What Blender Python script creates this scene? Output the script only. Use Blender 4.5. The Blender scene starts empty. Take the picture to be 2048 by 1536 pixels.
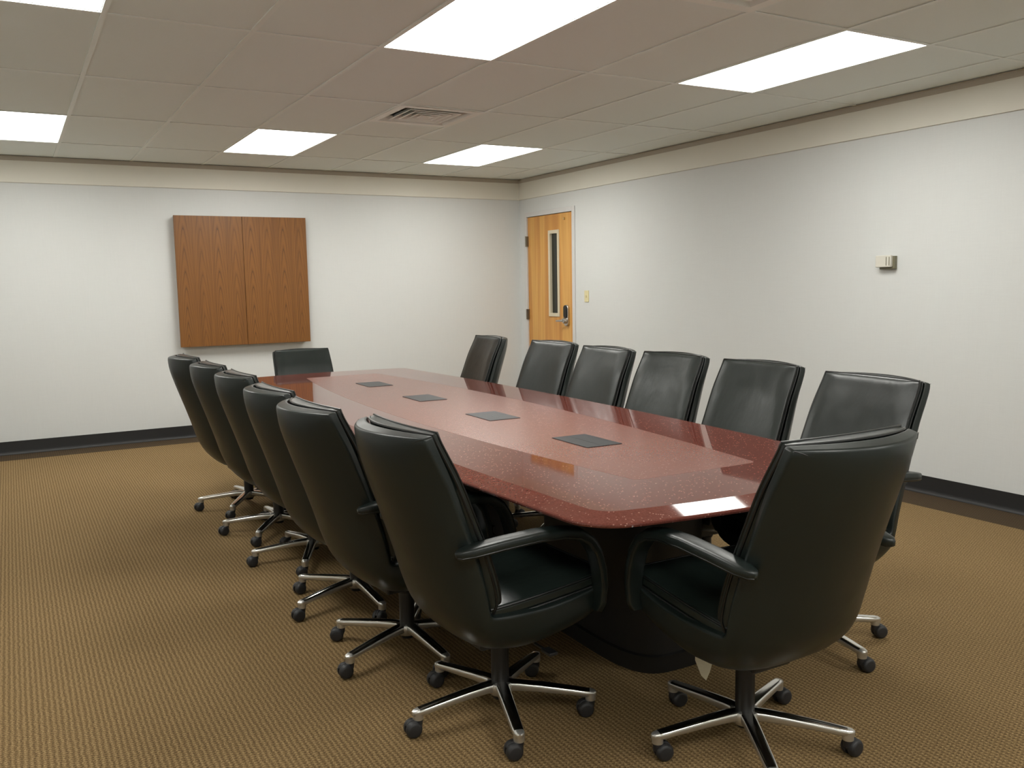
import bpy, bmesh, math, random
from mathutils import Vector, Matrix
random.seed(7)
PI = math.pi
scene = bpy.context.scene
col = scene.collection

# ------------------------------------------------------------------ camera, world, exposure
# room frame: x runs along the back wall, y along the right wall, z up; floor at 0
F_PX, YAW, PITCH, ROLL = 1764.77, 0.514996, -0.112839, -0.017936
CAM = Vector((-0.430, -2.926, 1.388))
fw = Vector((math.sin(YAW) * math.cos(PITCH), math.cos(YAW) * math.cos(PITCH), math.sin(PITCH)))
r0 = Vector((math.cos(YAW), -math.sin(YAW), 0))
u0 = r0.cross(fw)
rt = r0 * math.cos(ROLL) + u0 * math.sin(ROLL)
up = u0 * math.cos(ROLL) - r0 * math.sin(ROLL)
cam_data = bpy.data.cameras.new('camera')
cam_data.sensor_width = 36.0
cam_data.lens = F_PX / 2048 * 36.0
cam_data.clip_start = 0.05
cam = bpy.data.objects.new('camera', cam_data)
col.objects.link(cam)
M = Matrix.Identity(4)
for i in range(3):
    M[i][0] = rt[i]; M[i][1] = up[i]; M[i][2] = -fw[i]; M[i][3] = CAM[i]
cam.matrix_world = M
scene.camera = cam

world = bpy.data.worlds.new('world')
scene.world = world
world.use_nodes = True
world.node_tree.nodes['Background'].inputs[0].default_value = (0.02, 0.02, 0.02, 1)
world.node_tree.nodes['Background'].inputs[1].default_value = 0.5
scene.view_settings.view_transform = 'Standard'
scene.view_settings.look = 'None'
scene.view_settings.gamma = 1.0
scene.view_settings.use_curve_mapping = False
scene.view_settings.exposure = 0.0

XR, YB, XL, YF = 4.618, 5.751, -1.58, -4.55      # wall faces
HC = 2.534                                       # ceiling
HS = 2.314                                       # underside of the upper wall band
T = 0.6096                                       # ceiling module
LIGHT_CELLS = [(c * T, r * 2 * T) for r in (3, 0, -3) for c in (-1, 2, 5)]
LENS_E = 14.8                                    # glow of the lens itself

# ------------------------------------------------------------------ helpers
def link(o, parent=None):
    col.objects.link(o)
    if parent is not None:
        o.parent = parent
    return o

def tag(o, label=None, cat=None, group=None, kind=None):
    if label: o['label'] = label
    if cat: o['category'] = cat
    if group: o['group'] = group
    if kind: o['kind'] = kind
    return o

def mesh_obj(name, verts, faces, mat, parent=None, smooth=True, mats=None, fmat=None, sharp=40):
    me = bpy.data.meshes.new(name)
    me.from_pydata([tuple(v) for v in verts], [], faces)
    for m in (mats or [mat]):
        me.materials.append(m)
    if fmat:
        for p, i in zip(me.polygons, fmat): p.material_index = i
    me.validate()
    bm = bmesh.new(); bm.from_mesh(me)
    bmesh.ops.recalc_face_normals(bm, faces=bm.faces)
    if smooth:
        for f in bm.faces: f.smooth = True
        for e in bm.edges:
            if len(e.link_faces) == 2 and e.calc_face_angle(0) > math.radians(sharp): e.smooth = False
    bm.to_mesh(me); bm.free()
    return link(bpy.data.objects.new(name, me), parent)

def empty(name, loc, rz=0):
    o = bpy.data.objects.new(name, None)
    o.empty_display_size = 0.2
    o.location = loc
    o.rotation_euler = (0, 0, rz)
    return link(o)

class MB:
    """collects simple solids into one mesh"""
    def __init__(s): s.v = []; s.f = []
    def add(s, v, f):
        n = len(s.v); s.v += [tuple(a) for a in v]; s.f += [tuple(i + n for i in q) for q in f]; return s
    def box(s, x0, x1, y0, y1, z0, z1):
        v = [(x0, y0, z0), (x1, y0, z0), (x1, y1, z0), (x0, y1, z0), (x0, y0, z1), (x1, y0, z1), (x1, y1, z1), (x0, y1, z1)]
        return s.add(v, [(0, 3, 2, 1), (4, 5, 6, 7), (0, 1, 5, 4), (1, 2, 6, 5), (2, 3, 7, 6), (3, 0, 4, 7)])
    def prism(s, poly, a0, a1, fn):
        """poly: 2-D points, extruded from a0 to a1; fn(p, a) -> xyz"""
        n = len(poly)
        v = [fn(p, a0) for p in poly] + [fn(p, a1) for p in poly]
        f = [tuple(range(n))[::-1], tuple(range(n, 2 * n))]
        f += [(i, (i + 1) % n, n + (i + 1) % n, n + i) for i in range(n)]
        return s.add(v, f)
    def rings(s, rings, cap=True):
        n = len(rings[0]); v = [p for r in rings for p in r]; f = []
        for k in range(len(rings) - 1):
            for i in range(n):
                j = (i + 1) % n
                f.append((k * n + i, k * n + j, (k + 1) * n + j, (k + 1) * n + i))
        if cap:
            f.append(tuple(range(n))[::-1]); f.append(tuple((len(rings) - 1) * n + i for i in range(n)))
        return s.add(v, f)
    def lathe(s, prof, c=(0, 0, 0), axis='z', n=24):
        """prof: (radius, height) pairs"""
        R = []
        for r, h in prof:
            ring = []
            for k in range(n):
                a = 2 * PI * k / n; x, y = r * math.cos(a), r * math.sin(a)
                q = {'z': (x, y, h), 'y': (x, h, y), 'x': (h, x, y)}[axis]
                ring.append((q[0] + c[0], q[1] + c[1], q[2] + c[2]))
            R.append(ring)
        return s.rings(R)
    def tube(s, pts, r, n=8, closed=False):
        pts = [Vector(p) for p in pts]; R = []; m = len(pts)
        prev = None
        for i, p in enumerate(pts):
            a = pts[(i - 1) % m] if (closed or i) else p
            b = pts[(i + 1) % m] if (closed or i < m - 1) else p
            t = (b - a).normalized()
            u = t.cross(Vector((0, 0, 1))) if prev is None else prev - t * prev.dot(t)
            if u.length < 1e-4: u = t.cross(Vector((0, 1, 0)))
            u.normalize(); prev = u; w = t.cross(u)
            R.append([p + u * (r * math.cos(2 * PI * k / n)) + w * (r * math.sin(2 * PI * k / n)) for k in range(n)])
        if closed: R.append(R[0]); return s.rings(R, cap=False)
        return s.rings(R)
    def build(s, name, mat, parent=None, bevel=0, seg=2, smooth=True, sharp=40, kind=None):
        o = mesh_obj(name, s.v, s.f, mat, parent, smooth, sharp=sharp)
        if bevel:
            b = o.modifiers.new('bevel', 'BEVEL'); b.width = bevel; b.segments = seg; b.limit_method = 'ANGLE'
            b.angle_limit = math.radians(35); b.harden_normals = False
        if kind: o['kind'] = kind
        return o

def lerp(a, b, t): return a + (b - a) * t
def samp(pts, t):
    """smooth sample of a polyline at t in 0..1 (Catmull-Rom)"""
    n = len(pts) - 1; x = max(0, min(n - 1e-9, t * n)); i = int(x); f = x - i
    P = [pts[max(0, i - 1)], pts[i], pts[i + 1], pts[min(n, i + 2)]]
    out = []
    for a, b, c, d in zip(*P):
        out.append(0.5 * (2 * b + (c - a) * f + (2 * a - 5 * b + 4 * c - d) * f * f + (3 * b - a - 3 * c + d) * f ** 3))
    return out

# ------------------------------------------------------------------ materials
def srgb(r, g, b):
    f = lambda c: (c / 255 / 12.92) if c / 255 <= 0.04045 else ((c / 255 + 0.055) / 1.055) ** 2.4
    return (f(r), f(g), f(b), 1)

class Nodes:
    def __init__(s, name):
        s.m = bpy.data.materials.new(name); s.m.use_nodes = True
        s.t = s.m.node_tree; s.b = s.t.nodes['Principled BSDF']
    def n(s, kind, **kw):
        o = s.t.nodes.new(kind)
        for k, v in kw.items():
            if k.startswith('i_'): o.inputs[int(k[2:])].default_value = v
            else: setattr(o, k, v)
        return o
    def l(s, a, b): s.t.links.new(a, b)
    def math(s, op, a, b=None, c=None):
        o = s.t.nodes.new('ShaderNodeMath'); o.operation = op
        for i, v in enumerate((a, b, c)):
            if v is None: continue
            if isinstance(v, (int, float)): o.inputs[i].default_value = v
            else: s.l(v, o.inputs[i])
        return o.outputs[0]
    def mix(s, fac, a, b, kind='MIX'):
        o = s.t.nodes.new('ShaderNodeMix'); o.data_type = 'RGBA'; o.blend_type = kind
        for i, v in ((0, fac), (6, a), (7, b)):
            if isinstance(v, (int, float, tuple)): o.inputs[i].default_value = v
            else: s.l(v, o.inputs[i])
        return o.outputs[2]
    def ramp(s, fac, stops):
        o = s.t.nodes.new('ShaderNodeValToRGB'); e = o.color_ramp.elements
        while len(e) < len(stops): e.new(0.5)
        for q, (p, c) in zip(e, stops): q.position = p; q.color = c
        s.l(fac, o.inputs[0]); return o.outputs[0]
    def coord(s, scale=(1, 1, 1), kind='Object'):
        c = s.n('ShaderNodeTexCoord'); m = s.n('ShaderNodeMapping'); m.inputs['Scale'].default_value = scale
        s.l(c.outputs[kind], m.inputs[0]); return m.outputs[0]
    def noise(s, vec, scale, detail=2, rough=0.5):
        o = s.n('ShaderNodeTexNoise'); o.inputs['Scale'].default_value = scale
        o.inputs['Detail'].default_value = detail; o.inputs['Roughness'].default_value = rough
        s.l(vec, o.inputs['Vector']); return o.outputs[0]
    def bump(s, h, strength=0.3, dist=0.002):
        o = s.n('ShaderNodeBump'); o.inputs['Strength'].default_value = strength; o.inputs['Distance'].default_value = dist
        s.l(h, o.inputs['Height']); s.l(o.outputs[0], s.b.inputs['Normal'])
    def set(s, **kw):
        for k, v in kw.items(): s.b.inputs[k.replace('_', ' ')].default_value = v
        return s

def plain(name, c, rough=0.5, metal=0.0, spec=0.5, nscale=0, namp=0.06, bump=0, bscale=200):
    k = Nodes(name); k.set(Base_Color=c, Roughness=rough, Metallic=metal)
    k.b.inputs['Specular IOR Level'].default_value = spec
    v = k.coord()
    nz = k.noise(v, nscale or 6, 3)
    d = tuple(x * (1 - namp) for x in c[:3]) + (1,)
    e = tuple(min(1, x * (1 + namp)) for x in c[:3]) + (1,)
    k.l(k.mix(nz, d, e), k.b.inputs['Base Color'])
    if bump: k.bump(k.noise(v, bscale, 2), bump, 0.001)
    return k.m

def wall_mat():
    k = Nodes('wall covering'); k.set(Roughness=0.75); k.b.inputs['Specular IOR Level'].default_value = 0.25
    v = k.coord((1, 1, 1)); a = k.noise(k.coord((1, 1, 60)), 9, 2); b = k.noise(k.coord((60, 60, 1)), 9, 2)
    w = k.math('ADD', a, b); w = k.math('MULTIPLY', w, 0.5)
    k.l(k.mix(w, srgb(207, 209, 208), srgb(220, 222, 221)), k.b.inputs['Base Color'])
    k.bump(w, 0.15, 0.001); return k.m

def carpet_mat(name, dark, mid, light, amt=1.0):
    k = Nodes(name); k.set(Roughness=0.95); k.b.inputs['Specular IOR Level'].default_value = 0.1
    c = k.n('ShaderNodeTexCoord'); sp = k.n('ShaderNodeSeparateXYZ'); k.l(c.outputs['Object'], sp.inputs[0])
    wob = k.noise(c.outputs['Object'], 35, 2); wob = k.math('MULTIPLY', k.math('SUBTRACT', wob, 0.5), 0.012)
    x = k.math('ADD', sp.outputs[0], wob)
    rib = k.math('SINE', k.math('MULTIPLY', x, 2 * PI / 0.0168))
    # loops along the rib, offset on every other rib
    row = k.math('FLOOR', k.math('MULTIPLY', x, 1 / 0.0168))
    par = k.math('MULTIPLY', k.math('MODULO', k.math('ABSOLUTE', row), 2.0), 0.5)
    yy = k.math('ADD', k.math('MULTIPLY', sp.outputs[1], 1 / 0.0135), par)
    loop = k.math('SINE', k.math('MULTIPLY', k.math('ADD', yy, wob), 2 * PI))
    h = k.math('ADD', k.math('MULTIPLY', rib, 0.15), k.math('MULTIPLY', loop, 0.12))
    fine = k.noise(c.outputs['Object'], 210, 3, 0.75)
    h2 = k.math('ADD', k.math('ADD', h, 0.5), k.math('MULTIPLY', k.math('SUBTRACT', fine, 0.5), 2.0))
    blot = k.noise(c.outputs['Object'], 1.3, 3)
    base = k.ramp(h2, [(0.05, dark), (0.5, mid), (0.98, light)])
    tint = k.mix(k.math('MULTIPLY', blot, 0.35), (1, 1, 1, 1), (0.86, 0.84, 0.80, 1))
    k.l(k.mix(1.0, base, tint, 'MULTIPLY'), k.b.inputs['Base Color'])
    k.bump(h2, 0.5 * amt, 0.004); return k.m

def granite(name, rough, haze):
    k = Nodes(name); k.set(Roughness=rough); k.b.inputs['IOR'].default_value = 1.47
    v = k.coord()
    n1 = k.noise(v, 150, 4, 0.7); n2 = k.noise(v, 7, 3)
    vo = k.n('ShaderNodeTexVoronoi'); vo.inputs['Scale'].default_value = 220; k.l(v, vo.inputs['Vector'])
    base = k.ramp(n1, [(0.3, srgb(92, 49, 43)), (0.5, srgb(106, 59, 51)), (0.75, srgb(121, 72, 62))])
    base = k.mix(k.math('MULTIPLY', n2, 0.4), base, srgb(118, 62, 52))
    sp = k.n('ShaderNodeTexVoronoi'); sp.inputs['Scale'].default_value = 170; k.l(v, sp.inputs['Vector'])
    cr = k.n('ShaderNodeSeparateXYZ'); k.l(sp.outputs['Color'], cr.inputs[0])
    m1 = k.math('GREATER_THAN', cr.outputs[0], 0.93)
    m2 = k.math('LESS_THAN', sp.outputs['Distance'], 0.42)
    base = k.mix(k.math('MULTIPLY', k.math('MULTIPLY', m1, m2), 0.6), base, srgb(196, 150, 136))
    cr2 = k.n('ShaderNodeSeparateXYZ'); k.l(vo.outputs['Color'], cr2.inputs[0])
    base = k.mix(k.math('MULTIPLY', k.math('GREATER_THAN', cr2.outputs[1], 0.8), 0.3), base, srgb(84, 42, 37))
    if haze: base = k.mix(haze, base, srgb(178, 138, 126))
    k.l(base, k.b.inputs['Base Color'])
    return k.m

def leather():
    k = Nodes('dark green black leather'); k.set(Roughness=0.36); k.b.inputs['Specular IOR Level'].default_value = 0.5
    v = k.coord(); n = k.noise(v, 5, 3)
    k.l(k.mix(n, srgb(17, 25, 23), srgb(25, 33, 31)), k.b.inputs['Base Color'])
    r = k.math('ADD', k.math('MULTIPLY', k.noise(v, 9, 3), 0.18), 0.28); k.l(r, k.b.inputs['Roughness'])
    g = k.noise(v, 330, 2)
    k.bump(g, 0.12, 0.0006); return k.m

def leather_worn():
    k = Nodes('creased leather of the cushions'); k.b.inputs['Specular IOR Level'].default_value = 0.5
    v = k.coord(); n = k.noise(v, 5, 3)
    k.l(k.mix(n, srgb(21, 28, 26), srgb(29, 37, 34)), k.b.inputs['Base Color'])
    r = k.math('ADD', k.math('MULTIPLY', k.noise(v, 12, 4, 0.6), 0.2), 0.22); k.l(r, k.b.inputs['Roughness'])
    a = k.noise(k.coord((17, 12, 7)), 1.0, 3, 0.5)
    g = k.noise(v, 330, 2)
    h = k.math('ADD', a, k.math('MULTIPLY', g, 0.06))
    k.bump(h, 0.35, 0.005); return k.m

def oak():
    k = Nodes('oak veneer'); k.set(Roughness=0.42)
    c = k.n('ShaderNodeTexCoord'); sp = k.n('ShaderNodeSeparateXYZ'); k.l(c.outputs['Object'], sp.inputs[0])
    W = 0.1525
    st = k.math('MULTIPLY', sp.outputs[0], 1 / W)
    fl = k.math('FLOOR', st)
    u = k.math('MULTIPLY', k.math('ABSOLUTE', k.math('SUBTRACT', k.math('SUBTRACT', st, fl), 0.5)), W)
    odd = k.math('MODULO', k.math('ABSOLUTE', fl), 2.0)
    ws = k.n('ShaderNodeCombineXYZ')
    k.l(k.math('MULTIPLY', u, 14), ws.inputs[0]); k.l(k.math('MULTIPLY', sp.outputs[2], 3), ws.inputs[2])
    wn = k.noise(ws.outputs[0], 1.0, 2)
    f = k.math('ADD', sp.outputs[2], k.math('MULTIPLY', k.math('POWER', u, 1.4), 24.0))
    f = k.math('ADD', f, k.math('MULTIPLY', wn, 0.22)); f = k.math('ADD', f, k.math('MULTIPLY', odd, 0.23))
    ring = k.math('FRACT', k.math('MULTIPLY', k.math('POWER', k.math('MAXIMUM', f, 0.01), 0.62), 8.0))
    big = k.noise(k.coord((14, 14, 0.7)), 1.0, 2)
    fine = k.noise(k.coord((420, 420, 9)), 1.0, 3, 0.7)
    a = k.ramp(ring, [(0.0, srgb(76, 45, 15)), (0.12, srgb(120, 76, 28)), (0.4, srgb(142, 93, 37)), (0.9, srgb(136, 88, 34)), (1.0, srgb(76, 45, 15))])
    # the grain tightens and evens out towards the edge of each leaf
    fade = k.math('MINIMUM', k.math('MULTIPLY', u, 12.0), 0.8)
    fade = k.math('MAXIMUM', fade, k.math('MULTIPLY', odd, 0.45))
    lines = k.noise(k.coord((90, 90, 0.9)), 1.0, 2, 0.6)
    b = k.ramp(lines, [(0.3, srgb(104, 64, 23)), (0.55, srgb(138, 90, 35)), (0.75, srgb(148, 98, 41))])
    a = k.mix(fade, a, b)
    a = k.mix(k.math('MULTIPLY', big, 0.35), a, srgb(116, 72, 28))
    a = k.mix(k.math('MULTIPLY', fine, 0.4), a, srgb(86, 52, 20))
    k.l(a, k.b.inputs['Base Color']); k.bump(fine, 0.06, 0.001); return k.m

def birch():
    k = Nodes('birch door veneer'); k.set(Roughness=0.38)
    n = k.noise(k.coord((8, 8, 0.35)), 1.0, 3, 0.55); f = k.noise(k.coord((60, 60, 1.2)), 1.0, 3, 0.6)
    a = k.ramp(n, [(0.32, srgb(188, 128, 62)), (0.48, srgb(212, 154, 82)), (0.58, srgb(226, 176, 98)), (0.7, srgb(214, 160, 86))])
    a = k.mix(k.math('MULTIPLY', f, 0.35), a, srgb(190, 134, 68))
    k.l(a, k.b.inputs['Base Color']); return k.m

def tile_mat():
    k = Nodes('mineral fibre ceiling tile'); k.set(Roughness=0.9); k.b.inputs['Specular IOR Level'].default_value = 0.2
    v = k.coord(); n = k.noise(v, 240, 3, 0.7)
    k.l(k.mix(n, srgb(228, 233, 229), srgb(236, 241, 237)), k.b.inputs['Base Color'])
    k.bump(n, 0.25, 0.001); return k.m

M_wall = wall_mat()
M_band = plain('cream painted band', srgb(224, 221, 210), 0.7, namp=0.02)
M_tile = tile_mat()
M_tee = plain('ceiling grid paint', srgb(234, 238, 233), 0.5, namp=0.02)
M_angle = plain('shadow toned wall angle', srgb(176, 168, 154), 0.6, namp=0.03)
M_carpet = carpet_mat('tan looped carpet', srgb(78, 62, 40), srgb(128, 105, 72), srgb(180, 154, 112))
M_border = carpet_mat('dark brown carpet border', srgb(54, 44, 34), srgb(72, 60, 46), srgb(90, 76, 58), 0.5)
M_base = plain('black vinyl base', srgb(32, 32, 33), 0.5, namp=0.1)
M_granite = granite('polished red granite', 0.045, 0)
M_field = granite('hazy honed red granite', 0.27, 0.24)
M_leather = leather()
M_leather2 = leather_worn()
M_pipe = plain('black piping', srgb(16, 18, 17), 0.35)
M_chrome = plain('polished aluminium', (0.78, 0.77, 0.74, 1), 0.14, 1.0, nscale=30, namp=0.05)
M_satin = plain('satin aluminium', (0.66, 0.65, 0.62, 1), 0.34, 0.9, nscale=30, namp=0.05)
M_black = plain('black plastic', srgb(22, 22, 23), 0.45)
M_caster = plain('grey black nylon', srgb(38, 38, 40), 0.5)
M_oak = oak()
M_birch = birch()
M_frame = plain('grey door frame paint', srgb(210, 209, 208), 0.5, namp=0.02)
M_cream = plain('cream vision frame', srgb(214, 203, 178), 0.5, namp=0.02)
M_almond = plain('almond plastic', srgb(220, 210, 165), 0.4, namp=0.02)
M_beige = plain('beige plastic', srgb(214, 211, 200), 0.45, namp=0.02)
M_taupe = plain('dark taupe plastic', srgb(118, 114, 92), 0.5, namp=0.03)
M_steel = plain('satin steel', (0.55, 0.53, 0.50, 1), 0.3, 1.0, nscale=40)
M_bronze = plain('aged hinge steel', (0.25, 0.22, 0.18, 1), 0.45, 1.0)
M_brass = plain('brass', (0.75, 0.62, 0.35, 1), 0.3, 1.0)
M_hatch = plain('charcoal anodised plate', srgb(46, 48, 51), 0.5, nscale=60)
M_ped = plain('dark brown table base', srgb(24, 22, 20), 0.5, nscale=12, namp=0.12)
M_duct = plain('diffuser white', srgb(240, 240, 234), 0.5, namp=0.02)
M_dust = plain('dusty duct grey', srgb(96, 92, 78), 0.8, nscale=20, namp=0.3)
M_card = plain('off white card', srgb(196, 190, 168), 0.8, nscale=60, namp=0.12)
kg = Nodes('dark wired glass'); kg.set(Base_Color=srgb(46, 48, 42), Roughness=0.08); kg.b.inputs['Transmission Weight'].default_value = 0.2
M_glass = kg.m
kl = Nodes('glowing prismatic lens'); kl.set(Base_Color=(0.9, 0.9, 0.9, 1), Roughness=0.4)
_n = kl.noise(kl.coord(), 90, 1)
kl.l(kl.mix(_n, (0.985, 0.975, 0.92, 1), (0.985, 0.982, 0.93, 1)), kl.b.inputs['Emission Color'])
kl.b.inputs['Emission Strength'].default_value = LENS_E
M_lens = kl.m

# ------------------------------------------------------------------ room shell
TW = 0.12
BORD = 0.31
v = []; f = []; fm = []
def quad(x0, y0, x1, y1, mi):
    n = len(v); v.extend([(x0, y0, 0), (x1, y0, 0), (x1, y1, 0), (x0, y1, 0)]); f.append((n, n + 1, n + 2, n + 3)); fm.append(mi)
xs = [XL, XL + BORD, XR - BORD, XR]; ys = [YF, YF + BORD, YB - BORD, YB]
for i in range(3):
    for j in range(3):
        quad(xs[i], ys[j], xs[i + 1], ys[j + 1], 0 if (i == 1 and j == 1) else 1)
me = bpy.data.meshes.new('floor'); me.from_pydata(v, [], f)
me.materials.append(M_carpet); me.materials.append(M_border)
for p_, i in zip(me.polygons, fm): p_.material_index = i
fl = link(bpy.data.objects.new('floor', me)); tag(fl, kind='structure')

# door opening in the right wall
DY0, DY1, DH = 4.684, 5.592, 2.115
MB().box(XL - TW, XR + TW, YB, YB + TW, 0, HC + 0.1).build('wall_back', M_wall, smooth=False, kind='structure')
MB().box(XL - TW, XR + TW, YF - TW, YF, 0, HC + 0.1).build('wall_front', M_wall, smooth=False, kind='structure')
MB().box(XL - TW, XL, YF, YB, 0, HC + 0.1).build('wall_left', M_wall, smooth=False, kind='structure')
w = MB()
w.box(XR, XR + TW, YF, DY0, 0, HC + 0.1).box(XR, XR + TW, DY1, YB, 0, HC + 0.1).box(XR, XR + TW, DY0, DY1, DH, HC + 0.1)
w.build('wall_right', M_wall, smooth=False, kind='structure')
# the dark corridor beyond the door
MB().box(XR + TW, XR + 1.3, DY0 - 0.3, YB + 0.3, -0.02, 0).box(XR + 1.3, XR + 1.36, DY0 - 0.3, YB + 0.3, 0, 2.5).box(XR + TW, XR + 1.3, DY0 - 0.36, DY0 - 0.3, 0, 2.5).box(XR + TW, XR + 1.3, YB + 0.3, YB + 0.36, 0, 2.5).box(XR + TW, XR + 1.3, DY0 - 0.3, YB + 0.3, 2.5, 2.56).build('wall_corridor', M_wall, smooth=False, kind='structure')

# upper band, a few millimetres proud of the wall covering, with a slightly flared lower edge
BP = [(0, HC), (0.012, HC), (0.012, HS + 0.05), (0.016, HS + 0.004), (0.014, HS), (0, HS)]
MB().prism(BP, XL, XR, lambda p, a: (a, YB - p[0], p[1])).build('trim_1', M_band, sharp=30, kind='structure')
MB().prism(BP, YF, YB - 0.012, lambda p, a: (XR - p[0], a, p[1])).build('trim_2', M_band, sharp=30, kind='structure')
MB().prism(BP, YF, YB - 0.012, lambda p, a: (XL + p[0], a, p[1])).build('trim_3', M_band, sharp=30, kind='structure')
MB().prism(BP, XL + 0.012, XR - 0.012, lambda p, a: (a, YF + p[0], p[1])).build('trim_4', M_band, sharp=30, kind='structure')
# wall angle under the ceiling; the reveal's shadow is painted into its taupe
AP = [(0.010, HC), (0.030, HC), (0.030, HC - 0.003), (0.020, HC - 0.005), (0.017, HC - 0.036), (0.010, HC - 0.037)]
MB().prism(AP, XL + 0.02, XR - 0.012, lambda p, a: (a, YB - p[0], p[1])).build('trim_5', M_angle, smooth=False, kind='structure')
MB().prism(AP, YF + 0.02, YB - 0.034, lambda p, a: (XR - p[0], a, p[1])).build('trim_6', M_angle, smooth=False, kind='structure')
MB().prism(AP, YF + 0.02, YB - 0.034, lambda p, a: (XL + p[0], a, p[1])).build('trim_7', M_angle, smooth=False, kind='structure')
# cove base
CP = [(0, 0.115), (0.003, 0.115), (0.004, 0.03), (0.006, 0.014), (0.012, 0.005), (0.020, 0.001), (0.020, 0.0), (0, 0)]
MB().prism(CP, XL, XR - 0.004, lambda p, a: (a, YB - p[0], p[1])).build('baseboard_back', M_base, sharp=60, kind='structure')
MB().prism(CP, YF, DY0 - 0.055, lambda p, a: (XR - p[0], a, p[1])).build('baseboard_right', M_base, sharp=60, kind='structure')
MB().prism(CP, YF, YB - 0.004, lambda p, a: (XL + p[0], a, p[1])).build('baseboard_left', M_base, sharp=60, kind='structure')
MB().prism(CP, XL + 0.004, XR - 0.004, lambda p, a: (a, YF + p[0], p[1])).build('baseboard_front', M_base, sharp=60, kind='structure')

# ceiling: tees and lay-in tiles, openings left for the fixtures
VENTS = [(3 * T, 4 * T), (3 * T, -1 * T)]
tee = MB(); tl = MB(); TH = 0.0118
def in_room(a, lo, hi): return max(lo, min(hi, a))
x_lines = [k * T for k in range(-2, 8)]
y_lines = [k * 2 * T for k in range(-3, 5)]
for x in x_lines:
    tee.box(x - TH, x + TH, YF, YB, HC - 0.0005, HC + 0.004)
seg_x = [XL] + x_lines + [XR]; seg_y = [YF] + y_lines + [YB]
for i in range(len(seg_x) - 1):
    a, b = seg_x[i], seg_x[i + 1]
    if b - a < 0.05: continue
    for y in y_lines:
        tee.box(a + (TH if i else 0), b - TH, y - TH, y + TH, HC, HC + 0.004)
    for j in range(len(seg_y) - 1):
        c, d = seg_y[j], seg_y[j + 1]
        if any(abs(a - lx) < 0.01 and abs(c - ly) < 0.01 for lx, ly in LIGHT_CELLS): continue
        z = HC + 0.0042 + random.uniform(0, 0.0012)
        cells = [(c, d)]
        for vx, vy in VENTS:
            if abs(a - vx) < 0.01 and c - 0.01 < vy < d - 0.01:
                cells = [(c, vy)] if vy - c > 0.1 else [(c + T, d)]
                ym = vy if vy - c > 0.1 else vy + T
                tee.box(a + TH, b - TH, ym - TH, ym + TH, HC, HC + 0.004)
        for c2, d2 in cells:
            tl.box(a + 0.006, b - 0.006, c2 + 0.006, d2 - 0.006, z, z + 0.015)
tl.box(XL - TW, XR + TW, YF - TW, YB + TW, HC + 0.14, HC + 0.18)
tl.build('ceiling', M_tile, smooth=False, kind='structure')
tee.build('trim_8', M_tee, smooth=False, kind='structure')

# ------------------------------------------------------------------ ceiling lights
def troffer():
    e = empty('ceiling_light', (0, 0, HC))
    h = MB()
    a, b, t = TH + 0.001, 0.012, 0.001
    x0, x1, y0, y1 = TH, T - TH, TH, 2 * T - TH
    h.box(x0, x1, y0, y1, 0.10, 0.104)
    h.box(x0, x0 + 0.003, y0, y1, 0.006, 0.10).box(x1 - 0.003, x1, y0, y1, 0.006, 0.10)
    h.box(x0, x1, y0, y0 + 0.003, 0.006, 0.10).box(x0, x1, y1 - 0.003, y1, 0.006, 0.10)
    h.build('housing', M_duct, e, smooth=False)
    MB().box(x0 + 0.004, x1 - 0.004, y0 + 0.004, y1 - 0.004, 0.006, 0.009).build('lens', M_lens, e, smooth=False)
    return e
LN = {(-1, 3): 'lit white ceiling light panel in the far left corner of the ceiling',
      (2, 3): 'lit white ceiling light panel in the far row of three, the middle one',
      (5, 3): 'lit white ceiling light panel in the far row nearest the door corner',
      (-1, 0): 'lit white ceiling light panel cut off by the upper left corner of the picture',
      (2, 0): 'large lit white ceiling light panel over the table, cut by the top edge',
      (5, 0): 'long lit white ceiling light panel beside the right wall band, nearest the thermostat',
      (-1, -3): 'ceiling light panel behind the viewer on the left side',
      (2, -3): 'ceiling light panel behind the viewer in the middle of the room',
      (5, -3): 'ceiling light panel behind the viewer along the right wall'}
def copy_tree(o, parent=None):
    c = o.copy(); col.objects.link(c)
    if parent is not None: c.parent = parent
    for ch in list(o.children): copy_tree(ch, c)
    return c
proto = troffer()
k_ = 0
for r in (3, 0, -3):
    for c in (-1, 2, 5):
        o = proto if k_ == 0 else copy_tree(proto)
        o.location = (c * T, r * 2 * T, HC); k_ += 1
        tag(o, LN[(c, r)], 'ceiling light', 'fluorescent troffers in the tile ceiling')

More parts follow.
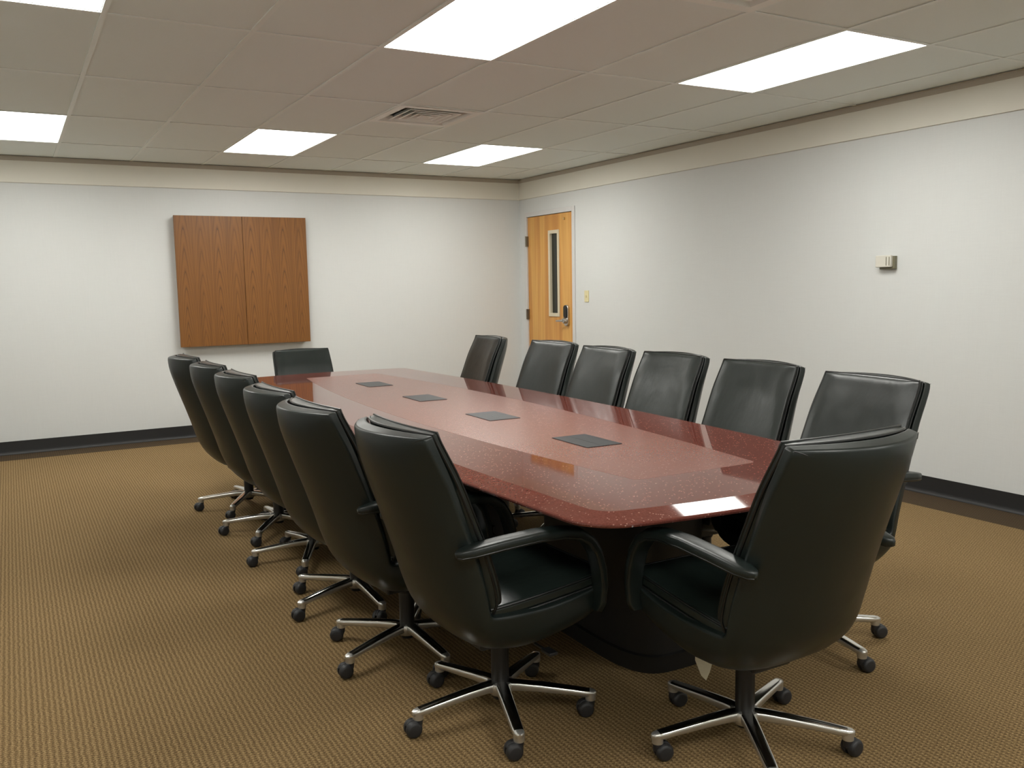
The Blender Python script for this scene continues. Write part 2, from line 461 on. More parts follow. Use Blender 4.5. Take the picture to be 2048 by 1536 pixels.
# ------------------------------------------------------------------ air diffusers
def diffuser(loc, label, blades):
    e = empty('ceiling_vent', loc)
    def ringset(m, o0, z0, o1, z1):
        """square funnel from half-size o0 at z0 to o1 at z1"""
        A = [(-o0, -o0, z0), (o0, -o0, z0), (o0, o0, z0), (-o0, o0, z0)]
        B = [(-o1, -o1, z1), (o1, -o1, z1), (o1, o1, z1), (-o1, o1, z1)]
        C = [(x, y, z + 0.0015) for x, y, z in B]; D = [(x, y, z + 0.0015) for x, y, z in A]
        m.rings([A, B, C, D, A], cap=False)
    fr = MB(); h = T / 2 - TH
    ringset(fr, h + 0.008, -0.003, h - 0.045, -0.003); ringset(fr, h - 0.045, -0.003, h - 0.062, 0.034)
    fr.build('frame', M_duct, e, smooth=False)
    b = MB(); b.box(-h + 0.01, h - 0.01, -h + 0.01, h - 0.01, 0.085, 0.09)
    b.build('duct_box', M_dust, e, smooth=False)
    if blades:
        for s in (0.192, 0.142, 0.094, 0.048):
            m = MB(); zz = -0.001 - (0.2 - s) * 0.02; ringset(m, s, zz, s - 0.013, zz); ringset(m, s - 0.013, zz, s - 0.038, 0.030); m.build('blade', M_duct, e, smooth=False)
    else:
        m = MB(); m.box(-0.19, 0.19, -0.19, 0.19, 0.012, 0.016); m.build('blade', M_duct, e, smooth=False)
    tag(e, label, 'air vent', 'air vents in the tile ceiling')
diffuser((VENTS[0][0] + T / 2, VENTS[0][1] + T / 2, HC), 'square white ceiling vent with stepped louvres in the middle of the ceiling', True)
diffuser((VENTS[1][0] + T / 2, VENTS[1][1] + T / 2, HC), 'square ceiling vent cut off by the top edge, near the long light panel', True)

# ------------------------------------------------------------------ door
door = empty('door_1', (XR, DY0, 0)); tag(door, kind='structure')
W_ = DY1 - DY0
LY0, LY1, LZ0, LZ1 = 4.957, 5.143, 1.048, 1.934        # vision opening
d = MB(); x0, x1 = 0.006, 0.050
d.box(x0, x1, 0.004, LY0 - DY0, 0.01, DH - 0.004).box(x0, x1, LY1 - DY0, W_ - 0.004, 0.01, DH - 0.004)
d.box(x0, x1, LY0 - DY0, LY1 - DY0, 0.01, LZ0).box(x0, x1, LY0 - DY0, LY1 - DY0, LZ1, DH - 0.004)
d.build('door_panel', M_birch, door, smooth=False)
g = 0.034
fr = MB(); a0, a1 = LY0 - DY0, LY1 - DY0
for (q0, q1, s0, s1) in ((a0 - 0.012, a0 + 0.022, LZ0 - 0.012, LZ1 + 0.012), (a1 - 0.022, a1 + 0.012, LZ0 - 0.012, LZ1 + 0.012), (a0 + 0.022, a1 - 0.022, LZ0 - 0.012, LZ0 + 0.024), (a0 + 0.022, a1 - 0.022, LZ1 - 0.024, LZ1 + 0.012)):
    fr.box(-0.004, 0.03, q0, q1, s0, s1)
fr.build('vision_frame', M_cream, door, bevel=0.002)
MB().box(0.024, 0.030, a0 + 0.02, a1 - 0.02, LZ0 + 0.02, LZ1 - 0.02).build('glass_pane', M_glass, door, smooth=False)
# frame
jf = MB(); fo = 0.012
jf.box(-fo, 0.10, -0.05, 0.002, 0, DH + 0.05).box(-fo, 0.10, W_ - 0.002, W_ + 0.05, 0, DH + 0.05).box(-fo, 0.10, 0.002, W_ - 0.002, DH, DH + 0.05)
jf.box(0.050, 0.10, 0.002, 0.018, 0, DH).box(0.050, 0.10, W_ - 0.018, W_ - 0.002, 0, DH).box(0.050, 0.10, 0.018, W_ - 0.018, DH - 0.016, DH)
jf.build('door_frame', M_frame, door, bevel=0.002)
for hz in (1.852, 1.050, 0.25):
    hg = MB().lathe([(0.0, -0.057), (0.009, -0.057), (0.009, 0.057), (0.0, 0.057)], (-0.018, W_ + 0.002, hz), n=14)
    hg.box(-0.015, 0.008, W_ - 0.020, W_ + 0.022, hz - 0.055, hz + 0.055)
    hg.build('hinge', M_bronze, door, sharp=50)
# keypad lock
ky = 4.800 - DY0
def plate(m, yc, zc, hw, hh, x_out, x_in, rr):
    pts = []
    for cx, cz, a in ((hw - rr, hh - rr, 0), (-hw + rr, hh - rr, 90), (-hw + rr, -hh + rr, 180), (hw - rr, -hh + rr, 270)):
        for q in range(7):
            t = math.radians(a + q * 15); pts.append((yc + cx + rr * math.cos(t), zc + cz + rr * math.sin(t)))
    m.prism(pts, x_out, x_in, lambda p, a: (a, p[0], p[1])); return m
lk = plate(MB(), ky, 1.052, 0.040, 0.110, -0.020, 0.006, 0.036).build('lock_plate', M_steel, door, bevel=0.004)
plate(MB(), ky + 0.002, 1.092, 0.031, 0.066, -0.030, -0.019, 0.029).build('keypad', M_black, lk, bevel=0.003)
hd = MB().lathe([(0.0, -0.052), (0.026, -0.052), (0.031, -0.042), (0.034, -0.018), (0.034, 0.0)], (0, ky, 1.0), 'x', 24)
R = []
for i in range(9):
    t = i / 8; yy = ky + lerp(0.0, 0.125, t); xx = -0.050 - 0.012 * math.sin(t * PI * 0.7); rr = lerp(0.014, 0.008, t)
    R.append([(xx + rr * 0.8 * math.cos(2 * PI * k / 12), yy, 1.0 - 0.006 * t + rr * math.sin(2 * PI * k / 12)) for k in range(12)])
hd.rings(R); hd.build('door_handle', M_steel, door, sharp=60)
MB().lathe([(0.0, -0.006), (0.012, -0.006), (0.014, 0.0), (0.014, 0.008)], (0, 4.842 - DY0, 2.050), 'x', 20).build('door_viewer', M_brass, door, sharp=60)

# ------------------------------------------------------------------ switch, thermostat
sw = empty('light_switch', (XR, 4.436, 1.252))
plate(MB(), 0, 0, 0.038, 0.058, -0.006, 0, 0.005).build('cover_plate', M_almond, sw, bevel=0.002)
MB().box(-0.016, -0.005, -0.005, 0.005, -0.012, 0.010).build('toggle', M_almond, sw, bevel=0.002)
tag(sw, 'small almond toggle light switch on the wall right of the door', 'light switch')
th = empty('thermostat', (XR, 0.935, 1.49))
MB().box(-0.030, 0, -0.062, 0.050, -0.050, 0.036).build('back_box', M_taupe, th, bevel=0.003)
MB().box(-0.052, -0.028, -0.050, 0.066, -0.036, 0.040).build('cover', M_beige, th, bevel=0.004)
m = MB()
for yy in (-0.018, -0.040):
    m.box(-0.0535, -0.051, yy - 0.0025, yy + 0.0025, -0.026, 0.030)
m.build('vent_slot', M_taupe, th, smooth=False)
tag(th, 'small beige box thermostat mounted on the bare right wall', 'thermostat')

# ------------------------------------------------------------------ oak wall cabinet
CX0, CX1, CZ0, CZ1, CD = 0.925, 2.145, 0.860, 2.064, 0.095
cab = empty('wall_cabinet', (CX0, YB, CZ0)); cw, chh = CX1 - CX0, CZ1 - CZ0
MB().box(0.012, cw - 0.012, -CD + 0.022, 0, 0.020, chh - 0.004).build('body', M_oak, cab, bevel=0.001)
for a, b in ((0, cw / 2 - 0.0015), (cw / 2 + 0.0015, cw)):
    MB().box(a, b, -CD, -CD + 0.021, 0, chh).build('door', M_oak, cab, bevel=0.0015)
tag(cab, 'square oak presentation cabinet with two closed doors on the back wall', 'wall cabinet')

# ------------------------------------------------------------------ conference table
TC = Vector((1.625, 1.33, 0)); TR = -0.0188
tb = empty('conference_table', TC, TR)
HL, ZT = 2.40, 0.740
def outline(inset, hl=HL, wend=0.665, wmid=0.768, R=0.16, bulge=0.16, n=40, m=14):
    """rounded boat shape, inset by a distance"""
    r = max(R - inset, 0.012); k = inset + r
    def wid(vv): return wend + (wmid - wend) * (1 - (vv / hl) ** 2)
    P = []
    # skeleton: offset shape by k then grow by r
    def side(vv): 
        w_ = wid(vv); dw = -2 * (wmid - wend) * vv / hl ** 2; L = math.hypot(1, dw)
        return (w_ - k / L, vv + k * dw / L), (1 / L, -dw / L)
    def end(uu):
        vv = hl - bulge * uu * uu; dv = -2 * bulge * uu; L = math.hypot(1, dv)
        return (uu + k * dv / L, vv - k / L), (-dv / L, 1 / L)
    # find skeleton corner by scanning
    best = None
    for i in range(400):
        vv = lerp(hl * 0.7, hl, i / 399); a, na = side(vv)
        for j in range(60):
            uu = lerp(wend * 0.35, wend * 1.02, j / 59); b, nb = end(uu)
            dd = (a[0] - b[0]) ** 2 + (a[1] - b[1]) ** 2
            if best is None or dd < best[0]: best = (dd, vv, uu)
    _, vc, uc = best
    q = []
    for i in range(n + 1):                                     # right side upwards
        a, na = side(lerp(-vc, vc, i / n)); q.append((a[0] + r * na[0], a[1] + r * na[1]))
    a, na = side(vc); b, nb = end(uc); t0 = math.atan2(na[1], na[0]); t1 = math.atan2(nb[1], nb[0])
    for i in range(1, m):
        t = lerp(t0, t1, i / m); q.append((a[0] + r * math.cos(t), a[1] + r * math.sin(t)))
    for i in range(m + 1):
        b, nb = end(lerp(uc, 0, i / m)); q.append((b[0] + r * nb[0], b[1] + r * nb[1]))
    right_top = q
    full = list(right_top)
    for x, y in reversed(right_top[:-1]): full.append((-x, y))
    # full covers right side, top end, left side; add bottom end
    top = right_top[n + 1:]                                    # corner + end arc (upper right)
    bottom = [(-x, -y) for x, y in top] + [(x, -y) for x, y in reversed(top[:-1])]
    return full + bottom
FIELD = dict(hl=1.985, wend=0.265, wmid=0.40, R=0.03, bulge=0.04)
def ring_pts(o, z): return [(x, y, z) for x, y in o]
o_in = outline(0.078); o_out = outline(0.006); o_edge = outline(0.0)
o_under = outline(0.012); o_under2 = outline(0.10)
f_out = outline(0.0, **FIELD)
NN = len(o_in)
# top: border ring between field outline and bevel, bevel, rounded nose, underside
vv_ = []; ff_ = []
rings = [ring_pts(f_out, ZT - 0.010), ring_pts(f_out, ZT), ring_pts(o_in, ZT), ring_pts(o_out, ZT - 0.0165), ring_pts(outline(0.0015), ZT - 0.0190), ring_pts(o_edge, ZT - 0.023),
         ring_pts(outline(0.003), ZT - 0.029), ring_pts(o_under, ZT - 0.032), ring_pts(o_under2, ZT - 0.034)]
tt = MB()
tt.rings(rings, cap=False)
tt.add(ring_pts(o_under2, ZT - 0.034), [tuple(range(NN))])
top = tt.build('tabletop', M_granite, tb, sharp=9)
top.data.materials.append(M_ped)
for p_ in top.data.polygons:
    if p_.center.z < ZT - 0.0325 and abs(p_.normal.z) > 0.9: p_.material_index = 1  # underside coloured near black to deepen the shade beneath the table
fo2 = outline(0.0012, **FIELD)
hz = MB(); hz.rings([ring_pts(fo2, ZT - 0.009), ring_pts(fo2, ZT + 0.0)], cap=True)
fieldo = hz.build('field_panel', M_field, tb, sharp=30)
tag(fieldo, 'duller inner stone panel')
rails = MB()
rails.prism([(x * 0.40, y * 0.90) for x, y in o_under2], ZT - 0.064, ZT - 0.033, lambda p, a: (p[0], p[1], a))
rails.build('sub_top', M_ped, tb)
for py in (-1.50, 0.0, 1.55):
    P = []
    for k in range(40):
        a = 2 * PI * k / 40; c, s = math.cos(a), math.sin(a)
        P.append((math.copysign(abs(c) ** 0.55, c), math.copysign(abs(s) ** 0.55, s)))
    R = []
    for z, sx, sy in ((0.0, 0.195, 0.40), (0.06, 0.195, 0.40), (0.062, 0.18, 0.385), (ZT - 0.064, 0.18, 0.385)):
        R.append([(x * sx, py + y * sy, z) for x, y in P])
    MB().rings(R).build('pedestal', M_ped, tb, sharp=30)
inv = Matrix.Rotation(-TR, 3, 'Z')
for i, (px, py) in enumerate(((1.598, 0.046), (1.612, 0.885), (1.627, 1.742), (1.648, 2.610))):
    q = inv @ (Vector((px, py, 0)) - TC)
    m = MB(); hw, hh = 0.083, 0.136
    m.box(q.x - hw, q.x + hw, q.y - hh, q.y + hh, ZT + 0.0004, ZT + 0.0028)
    ho = m.build('cable_hatch', M_hatch, tb, bevel=0.0006)
    if i < 2:
        s1 = q.x - 0.006; m = MB(); m.box(s1 - 0.0018, s1 + 0.0018, q.y - hh + 0.006, q.y + hh - 0.006, ZT + 0.0024, ZT + 0.0031)
        m.box(q.x + hw - 0.016, q.x + hw - 0.013, q.y - hh + 0.006, q.y + hh - 0.006, ZT + 0.0024, ZT + 0.0031)
        m.build('lid_gap', M_pipe, ho, smooth=False)
tag(tb, 'long boat-shaped red granite conference table in the middle of the room', 'conference table')

# ------------------------------------------------------------------ chair
# profiles measured in the (y, z) plane of the chair: centre line of the shell and its two side edges
CEN = [(-.436, .990), (-.438, .965), (-.430, .905), (-.402, .812), (-.360, .690), (-.322, .575), (-.292, .480), (-.257, .408), (-.207, .345), (-.150, .306), (-.075, .288), (0.0, .288), (.09, .302), (.18, .322), (.245, .350)]
EDG = [(-.354, .986), (-.347, .962), (-.326, .915), (-.290, .838), (-.250, .730), (-.212, .625), (-.188, .545), (-.176, .490), (-.168, .446), (-.130, .436), (-.07, .432), (.0, .430), (.08, .434), (.17, .446), (.235, .458)]
WID = [.234, .238, .241, .244, .247, .249, .250, .250, .250, .250, .250, .250, .250, .247, .240]
PW = [2.0, 2.0, 2.0, 2.05, 2.1, 2.2, 2.4, 2.7, 3.0, 3.4, 3.8, 4.0, 4.0, 4.0, 4.0]
def blend(s): 
    m_ = max(0.0, min(1.0, (s - 0.05) / 0.50)); return m_ * m_ * (3 - 2 * m_)
def shell_point(s, t, flat=0.0):
    """s 0..1 from the top of the back to the front of the seat, t -1..1 across"""
    c = samp(CEN, s); e = samp(EDG, s); w_ = samp([(x,) for x in WID], s)[0]; m_ = blend(s)
    x = math.sin(t * PI / 2) if m_ > 0 else t
    x = lerp(t, math.sin(t * PI / 2), m_)
    ax = min(1.0, abs(x)); n_ = lerp(2.1, 3.6, max(0.0, min(1.0, (s - 0.45) / 0.35)))
    a = lerp(ax ** 2.0, 1 - (max(0.0, 1 - ax ** n_)) ** (1 / n_), m_)
    a = lerp(a, 1.0, flat)
    return Vector((w_ * x, lerp(c[0], e[0], a), lerp(c[1], e[1], a)))
def yz_normal(s):
    a = samp(CEN, max(0, s - 0.02)); b = samp(CEN, min(1, s + 0.02)); c = samp(EDG, max(0, s - 0.02)); d = samp(EDG, min(1, s + 0.02))
    t = Vector((0, b[0] - a[0] + d[0] - c[0], b[1] - a[1] + d[1] - c[1])).normalized()
    return Vector((0, -t.z, t.y))
def inner(s, t, off, flat=0.0, wsc=1.0):
    p_ = shell_point(s, t, flat); p_.x *= wsc
    n_ = yz_normal(max(s, 0.09))
    return p_ + n_ * off
NS, NT = 34, 18
def build_shell():
    vs = []; fs = []
    for k, off in ((0, 0.0), (1, 0.044)):
        for i in range(NS + 1):
            for j in range(NT + 1):
                s, t = i / NS, -1 + 2 * j / NT
                # inner skin stays inside the outer outline
                m_ = blend(s)
                vs.append(shell_point(s, t) if k == 0 else inner(s, t, off * (1 - (0.30 + 0.47 * m_) * abs(t) ** 2.5), 0, lerp(0.985, 0.90, m_)))
    off2 = (NS + 1) * (NT + 1)
    def id_(k, i, j): return k * off2 + i * (NT + 1) + j
    for i in range(NS):
        for j in range(NT):
            fs.append((id_(0, i, j), id_(0, i, j + 1), id_(0, i + 1, j + 1), id_(0, i + 1, j)))
            fs.append((id_(1, i, j), id_(1, i + 1, j), id_(1, i + 1, j + 1), id_(1, i, j + 1)))
    for i in range(NS):
        for j in (0, NT):
            fs.append((id_(0, i, j), id_(0, i + 1, j), id_(1, i + 1, j), id_(1, i, j)))
    for j in range(NT):
        for i in (0, NS):
            fs.append((id_(0, i, j), id_(0, i, j + 1), id_(1, i, j + 1), id_(1, i, j)))
    return vs, fs
def add_sub(o, lv=1):
    b = o.modifiers.new('bevel', 'BEVEL'); b.width = 0.017; b.segments = 5; b.limit_method = 'ANGLE'; b.angle_limit = math.radians(42)
    return o
def make_cushion(s0, s1, off0, thick, wsc, ns, nt, puff):
    """padded slab that follows the inside of the shell; returns verts, faces, perimeter of its front and rear edge"""
    vs = []; fs = []
    for k in (0, 1):
        for i in range(ns + 1):
            for j in range(nt + 1):
                s = lerp(s0, s1, i / ns); t = -1 + 2 * j / nt
                e = min(1, 6.5 * min(i / ns, 1 - i / ns, j / nt, 1 - j / nt))
                e = math.sin(e * PI / 2)
                if k == 0:
                    s = lerp(s0 + 0.014, s1, i / ns); vs.append(inner(s, t, off0 + 0.018 * (1 - t * t), 0.10, wsc))
                else:
                    off = off0 + thick * (0.55 + 0.45 * e) + puff * max(0.0, math.sin(PI * i / ns)) ** .5 * (1 - t * t)
                    vs.append(inner(s, t, off, 0.80, wsc))
    o2 = (ns + 1) * (nt + 1)
    g_ = lambda k, i, j: k * o2 + i * (nt + 1) + j
    for i in range(ns):
        for j in range(nt):
            fs.append((g_(0, i, j), g_(0, i, j + 1), g_(0, i + 1, j + 1), g_(0, i + 1, j)))
            fs.append((g_(1, i, j), g_(1, i + 1, j), g_(1, i + 1, j + 1), g_(1, i, j + 1)))
    per = [(i, 0) for i in range(ns)] + [(ns, j) for j in range(nt)] + [(i, nt) for i in range(ns, 0, -1)] + [(0, j) for j in range(nt, 0, -1)]
    m_ = len(per)
    for q in range(m_):
        a, b = per[q], per[(q + 1) % m_]
        fs.append((g_(0, *a), g_(0, *b), g_(1, *b), g_(1, *a)))
    return vs, fs, [vs[g_(0, *a)] for a in per], [vs[g_(1, *a)] for a in per]

def seat_cushion():
    """flat slab with rounded front, sitting in the pan"""
    vs = []; fs = []; ns, nt = 16, 14
    def P(k, i, j):
        t = -1 + 2 * j / nt; u = i / ns
        y = lerp(-0.205 + 0.045 * abs(t) ** 2.2, 0.262, u)
        z0 = 0.428 + 0.034 * max(0, u) ** 1.5
        e = min(1, 5 * min(u, 1 - u, j / nt, 1 - j / nt)); e = math.sin(e * PI / 2)
        top_ = z0 + 0.034 + 0.022 * e - 0.010 * (1 - t * t) * math.sin(PI * u)
        return Vector((t * 0.232, y, z0 if k == 0 else top_))
    for k in (0, 1):
        for i in range(ns + 1):
            for j in range(nt + 1): vs.append(P(k, i, j))
    o2 = (ns + 1) * (nt + 1); g_ = lambda k, i, j: k * o2 + i * (nt + 1) + j
    for i in range(ns):
        for j in range(nt):
            fs.append((g_(0, i, j), g_(0, i, j + 1), g_(0, i + 1, j + 1), g_(0, i + 1, j)))
            fs.append((g_(1, i, j), g_(1, i + 1, j), g_(1, i + 1, j + 1), g_(1, i, j + 1)))
    per = [(i, 0) for i in range(ns)] + [(ns, j) for j in range(nt)] + [(i, nt) for i in range(ns, 0, -1)] + [(0, j) for j in range(nt, 0, -1)]
    for q in range(len(per)):
        a, b = per[q], per[(q + 1) % len(per)]
        fs.append((g_(0, *a), g_(0, *b), g_(1, *b), g_(1, *a)))
    return vs, fs, [vs[g_(0, *a)] for a in per], [vs[g_(1, *a)] for a in per]

ARM = [(-.284, .645, .006, .009), (-.272, .647, .018, .014), (-.235, .651, .030, .016), (-.14, .656, .031, .017), (-.02, .659, .031, .017), (.07, .654, .031, .017), (.125, .642, .031, .018), (.165, .615, .031, .017), (.192, .575, .030, .016), (.208, .525, .030, .015), (.215, .470, .029, .014), (.213, .410, .028, .013), (.205, .385, .026, .012)]
AXO = [0] * 10 + [-.002, -.008, -.018]
def arm_mesh(sx):
    R = []
    n_ = len(ARM)
    for i, (y, z, hw, hh) in enumerate(ARM):
        a = ARM[max(0, i - 1)]; b = ARM[min(n_ - 1, i + 1)]
        t = Vector((0, b[0] - a[0], b[1] - a[1])).normalized(); nrm = Vector((0, -t.z, t.y)); r = []
        for k in range(20):
            q = 2 * PI * k / 20; c, s = math.cos(q), math.sin(q)
            r.append(Vector((sx * (0.262 + AXO[i]), y, z + (0.007 if i < 9 else 0.0))) + Vector((1, 0, 0)) * (hw * math.copysign(abs(c) ** (0.5 if s > 0 else 0.3), c)) + nrm * (hh * math.copysign(abs(s) ** (0.62 if s > 0 else 0.3), s)))
        R.append(r)
    return MB().rings(R)
def arm_seam(sx):
    out = []
    for side in (1,):
        pts = []
        for i, (y, z, hw, hh) in enumerate(ARM[:11]):
            a = ARM[max(0, i - 1)]; b = ARM[min(len(ARM) - 1, i + 1)]
            t = Vector((0, b[0] - a[0], b[1] - a[1])).normalized(); nrm = Vector((0, -t.z, t.y))
            pts.append(Vector((sx * 0.262 + sx * (hw - 0.0005), y, z + (0.007 if i < 9 else 0.0))) - nrm * (hh * 0.55))
        out.append(pts)
    return out

def make_chair():
    root = empty('conference_chair', (0, 0, 0))
    vs, fs = build_shell()
    sh = mesh_obj('shell', vs, fs, M_leather, root, sharp=50); add_sub(sh)
    # stitched corner seams at the top of the shell
    for sx in (-1, 1):
        pts = []
        for q in range(6):
            u = q / 5; pt = shell_point(lerp(0.004, 0.045, u), sx * lerp(0.985, 0.86, u)); n2 = yz_normal(0.09)
            pts.append(pt - n2 * 0.0006)
        MB().tube(pts, 0.0011, 6).build('corner_seam', M_pipe, sh)
    # back cushion
    vs, fs, pr_, pf_ = make_cushion(0.0, 0.555, 0.034, 0.026, 0.95, 26, 16, 0.006)
    bc = mesh_obj('back_cushion', vs, fs, M_leather2, root, sharp=50)
    b = bc.modifiers.new('bevel', 'BEVEL'); b.width = 0.008; b.segments = 3; b.limit_method = 'ANGLE'; b.angle_limit = math.radians(45)
    MB().tube(pr_, 0.0042, 6, True).build('piping', M_pipe, bc)
    MB().tube([lerp(a, b_, 0.97) for a, b_ in zip(pr_, pf_)], 0.0035, 6, True).build('piping', M_pipe, bc)
    vs, fs, pr_, pf_ = seat_cushion()
    sc = mesh_obj('seat_cushion', vs, fs, M_leather2, root, sharp=50)
    b = sc.modifiers.new('bevel', 'BEVEL'); b.width = 0.009; b.segments = 3; b.limit_method = 'ANGLE'; b.angle_limit = math.radians(45)
    MB().tube(pr_, 0.0040, 6, True).build('piping', M_pipe, sc)
    MB().tube([lerp(a, b_, 0.97) for a, b_ in zip(pr_, pf_)], 0.0035, 6, True).build('piping', M_pipe, sc)
    for sx in (-1, 1):
        ar = arm_mesh(sx).build('armrest', M_leather, root, sharp=70)
        for pts in arm_seam(sx):
            MB().tube(pts, 0.0018, 6).build('seam', M_pipe, ar)
    # mechanism, column
    mc = MB().box(-0.075, 0.075, -0.11, 0.13, 0.262, 0.296)
    mc.lathe([(0.034, 0.235), (0.040, 0.27)], n=20)
    mc.build('tilt_mechanism', M_black, root, bevel=0.008)
    lv = MB().tube([(0.07, 0.05, 0.275), (0.15, 0.055, 0.270), (0.19, 0.06, 0.268)], 0.005, 8)
    lv.box(0.175, 0.225, 0.045, 0.075, 0.263, 0.273)
    lv.build('lever', M_black, root, bevel=0.003)
    cl = MB().lathe([(0.0, 0.052), (0.024, 0.052), (0.026, 0.058), (0.026, 0.075), (0.029, 0.115), (0.029, 0.245), (0.0, 0.245)], n=28)
    cl.build('column', M_black, root, sharp=50)
    hb = MB().lathe([(0.028, 0.066), (0.036, 0.066), (0.044, 0.078), (0.046, 0.096), (0.042, 0.106), (0.028, 0.108)], n=40)
    hub = hb.build('base_hub', M_satin, root, sharp=50)
    legs = []
    leg_me = cas_me = None
    for k in range(5):
        if leg_me is None:
            m = MB(); R = []
            # (radius, half width, z top, z bottom)
            for r, hw, zt, zb in ((0.020, 0.022, .109, .078), (0.06, 0.0215, .1085, .080), (0.12, 0.0205, .104, .078), (0.18, 0.0195, .098, .074), (0.24, 0.0185, .0915, .070), (0.270, 0.0180, .088, .066), (0.290, 0.0168, .086, .066), (0.304, 0.0130, .083, .066), (0.311, 0.0060, .079, .067)):
                ch = min(0.009, hw * 0.6); c2 = 0.004
                r_ = [(r, -hw * .80, zb), (r, hw * .80, zb), (r, hw, zb + c2), (r, hw, zt - ch), (r, hw * .93, zt - ch * .45), (r, hw * .70, zt - ch * .12), (r, hw * .4, zt), (r, -hw * .4, zt), (r, -hw * .70, zt - ch * .12), (r, -hw * .93, zt - ch * .45), (r, -hw, zt - ch), (r, -hw, zb + c2)]
                R.append(r_)
            m.rings(R)
            m.lathe([(0.0, 0.052), (0.0168, 0.052), (0.0168, 0.055), (0.0172, 0.078), (0.0, 0.080)], (0.292, 0, 0), n=20)
            lo = m.build('leg', M_chrome, root, sharp=55); leg_me = lo.data
            leg_me.materials.append(M_satin)
            for p_ in leg_me.polygons:
                p_.material_index = 0 if (p_.normal.z > 0.55 and p_.center.x < 0.285) else 1
            c = MB()
            # twin wheels and hood; trails towards +x
            for sy in (-1, 1):
                c.lathe([(0.0, sy * 0.0255), (0.018, sy * 0.0250), (0.0235, sy * 0.0215), (0.0262, sy * 0.0150), (0.0262, sy * 0.0050), (0.0, sy * 0.0045)], (0.018, 0, 0.0262), 'y', 26)
            hp = []
            for a in range(-20, 165, 15):
                t = math.radians(a); hp.append((0.018 - 0.0245 * math.cos(t), 0.0262 + 0.0245 * math.sin(t) + 0.003))
            hp += [(0.018, 0.014)]
            c.prism(hp, -0.0042, 0.0042, lambda p, a: (p[0], a, p[1]))
            c.lathe([(0.0, 0.030), (0.0125, 0.030), (0.0145, 0.045), (0.0145, 0.0535), (0.0, 0.0535)], n=16)
            co = c.build('caster', M_caster, lo, sharp=35); cas_me = co.data
            b = co.modifiers.new('bevel', 'BEVEL'); b.width = 0.0015; b.segments = 2; b.limit_method = 'ANGLE'
            co.location = (0.292, 0, 0)
        else:
            lo2 = lo.copy(); col.objects.link(lo2); lo2.parent = root
            co2 = co.copy(); col.objects.link(co2); co2.parent = lo2
            lo2.rotation_euler = (0, 0, math.radians(72 * k))
    return root

proto_chair = make_chair()
G = 'high backed leather chairs around the conference table'
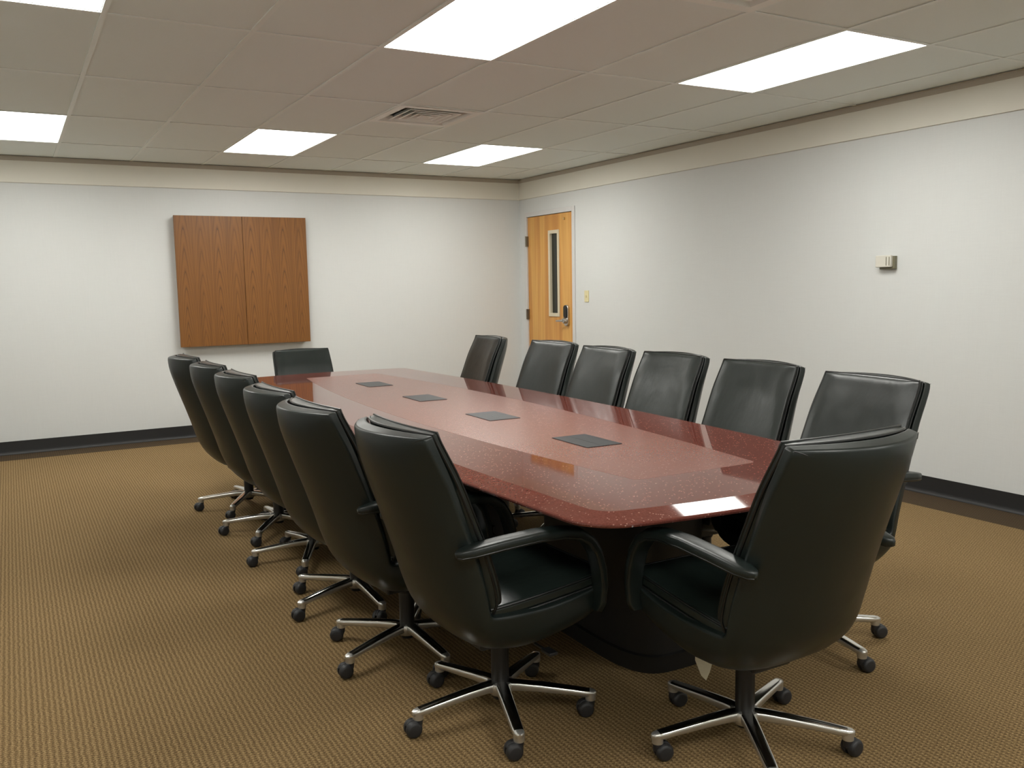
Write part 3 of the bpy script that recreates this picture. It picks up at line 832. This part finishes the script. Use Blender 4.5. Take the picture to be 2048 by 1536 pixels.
# x, y, heading (deg, 0 faces +y), star angle (deg, world), caster trail (deg, world), lift, recline (deg), label
CH = [
 (1.410, -1.062, 0.0, 24.5, -10, 0.008, 2.4, 'dark leather chair at the near end of the table, white tag under its seat'),
 (0.876, -0.506, -88.0, 35.8, 175, -0.009, 0.6, 'dark leather chair on the left side, nearest the viewer, full armrest and seat showing'),
 (0.812, 0.117, -87.0, 58.4, 170, -0.006, 1.2, 'second nearest dark leather chair on the left side of the table'),
 (0.827, 0.729, -88.0, 55.2, 200, -0.011, 0.5, 'third nearest dark leather chair on the left side of the table'),
 (0.850, 1.440, -88.0, 28.9, 190, -0.009, 0.5, 'fourth chair from the viewer on the left side of the table'),
 (0.834, 2.055, -88.0, 17.7, 200, -0.008, 0.0, 'fifth chair from the viewer on the left side, second from the far end'),
 (0.823, 2.731, -88.0, 21.5, 200, -0.008, 0.0, 'farthest chair on the left side of the table, in front of the black baseboard'),
 (2.133, -0.632, 87.6, 49.0, -20, 0.020, 1.6, 'nearest dark leather chair on the right side, partly behind the end chair'),
 (2.190, -0.014, 89.4, 0.0, 10, 0.020, 0.0, 'second nearest chair on the right side of the table, bare wall behind'),
 (2.204, 0.599, 90.3, 36.0, 10, 0.020, 0.0, 'third nearest chair on the right side of the table'),
 (2.208, 1.196, 89.0, 0.0, 10, 0.020, 0.0, 'fourth chair from the viewer on the right side, just right of the door'),
 (2.244, 1.815, 92.0, 30.0, 10, 0.022, 0.0, 'right side chair standing in front of the wooden door'),
 (2.240, 2.715, 84.0, 2.0, 10, 0.018, 0.0, 'farthest chair on the right side of the table, left of the door'),
 (1.665, 3.990, 181.0, 18.0, 90, -0.118, 0.0, 'lone chair at the far end of the table under the oak cabinet'),
]
PIV = Vector((0, 0, 0.28))
for i, (x, y, hd_, star, trail, lift, rec, lab) in enumerate(CH):
    o = proto_chair if i == 0 else copy_tree(proto_chair)
    o.location = (x, y, 0); o.rotation_euler = (0, 0, math.radians(hd_))
    tag(o, lab, 'chair', G)
    kk = 0
    for ch in o.children:
        nm = ch.name.split('.')[0]
        if nm == 'leg':
            a = math.radians(star - hd_ + 72 * kk); kk += 1
            ch.rotation_euler = (0, 0, a)
            for cc in ch.children:
                cc.rotation_euler = (0, 0, math.radians(trail - hd_) - a + math.radians(((i * 37 + kk * 53) % 30) - 15))
        elif nm in ('shell', 'back_cushion', 'seat_cushion', 'armrest', 'lever', 'tilt_mechanism'):
            rot = Matrix.Rotation(math.radians(rec), 4, 'X') if nm != 'tilt_mechanism' else Matrix.Identity(4)
            ch.matrix_local = Matrix.Translation(PIV + Vector((0, 0, lift))) @ rot @ Matrix.Translation(-PIV)
        elif nm == 'column':
            if lift < 0: ch.scale = (1, 1, 1 + lift / 0.245)
            else: ch.scale = (1, 1, 1 + lift / 0.245)
# white care tag under the end chair only
first = proto_chair
ctv = [(-0.020, 0, 0.0), (0.026, 0, -0.028), (0.012, 0, -0.072), (0.000, 0, -0.098), (-0.012, 0, -0.084), (-0.024, 0, -0.040)]
m = MB(); m.prism([(p[0], p[2]) for p in ctv], 0, 0.0006, lambda p, a: (-0.122 + p[0] * 0.85 + a, 0.05 - p[0] * 0.72 + a + p[1] * 0.15, 0.308 + p[1]))
ct = m.build('care_tag', M_card, first, smooth=False); tag(ct, 'white paper tag')
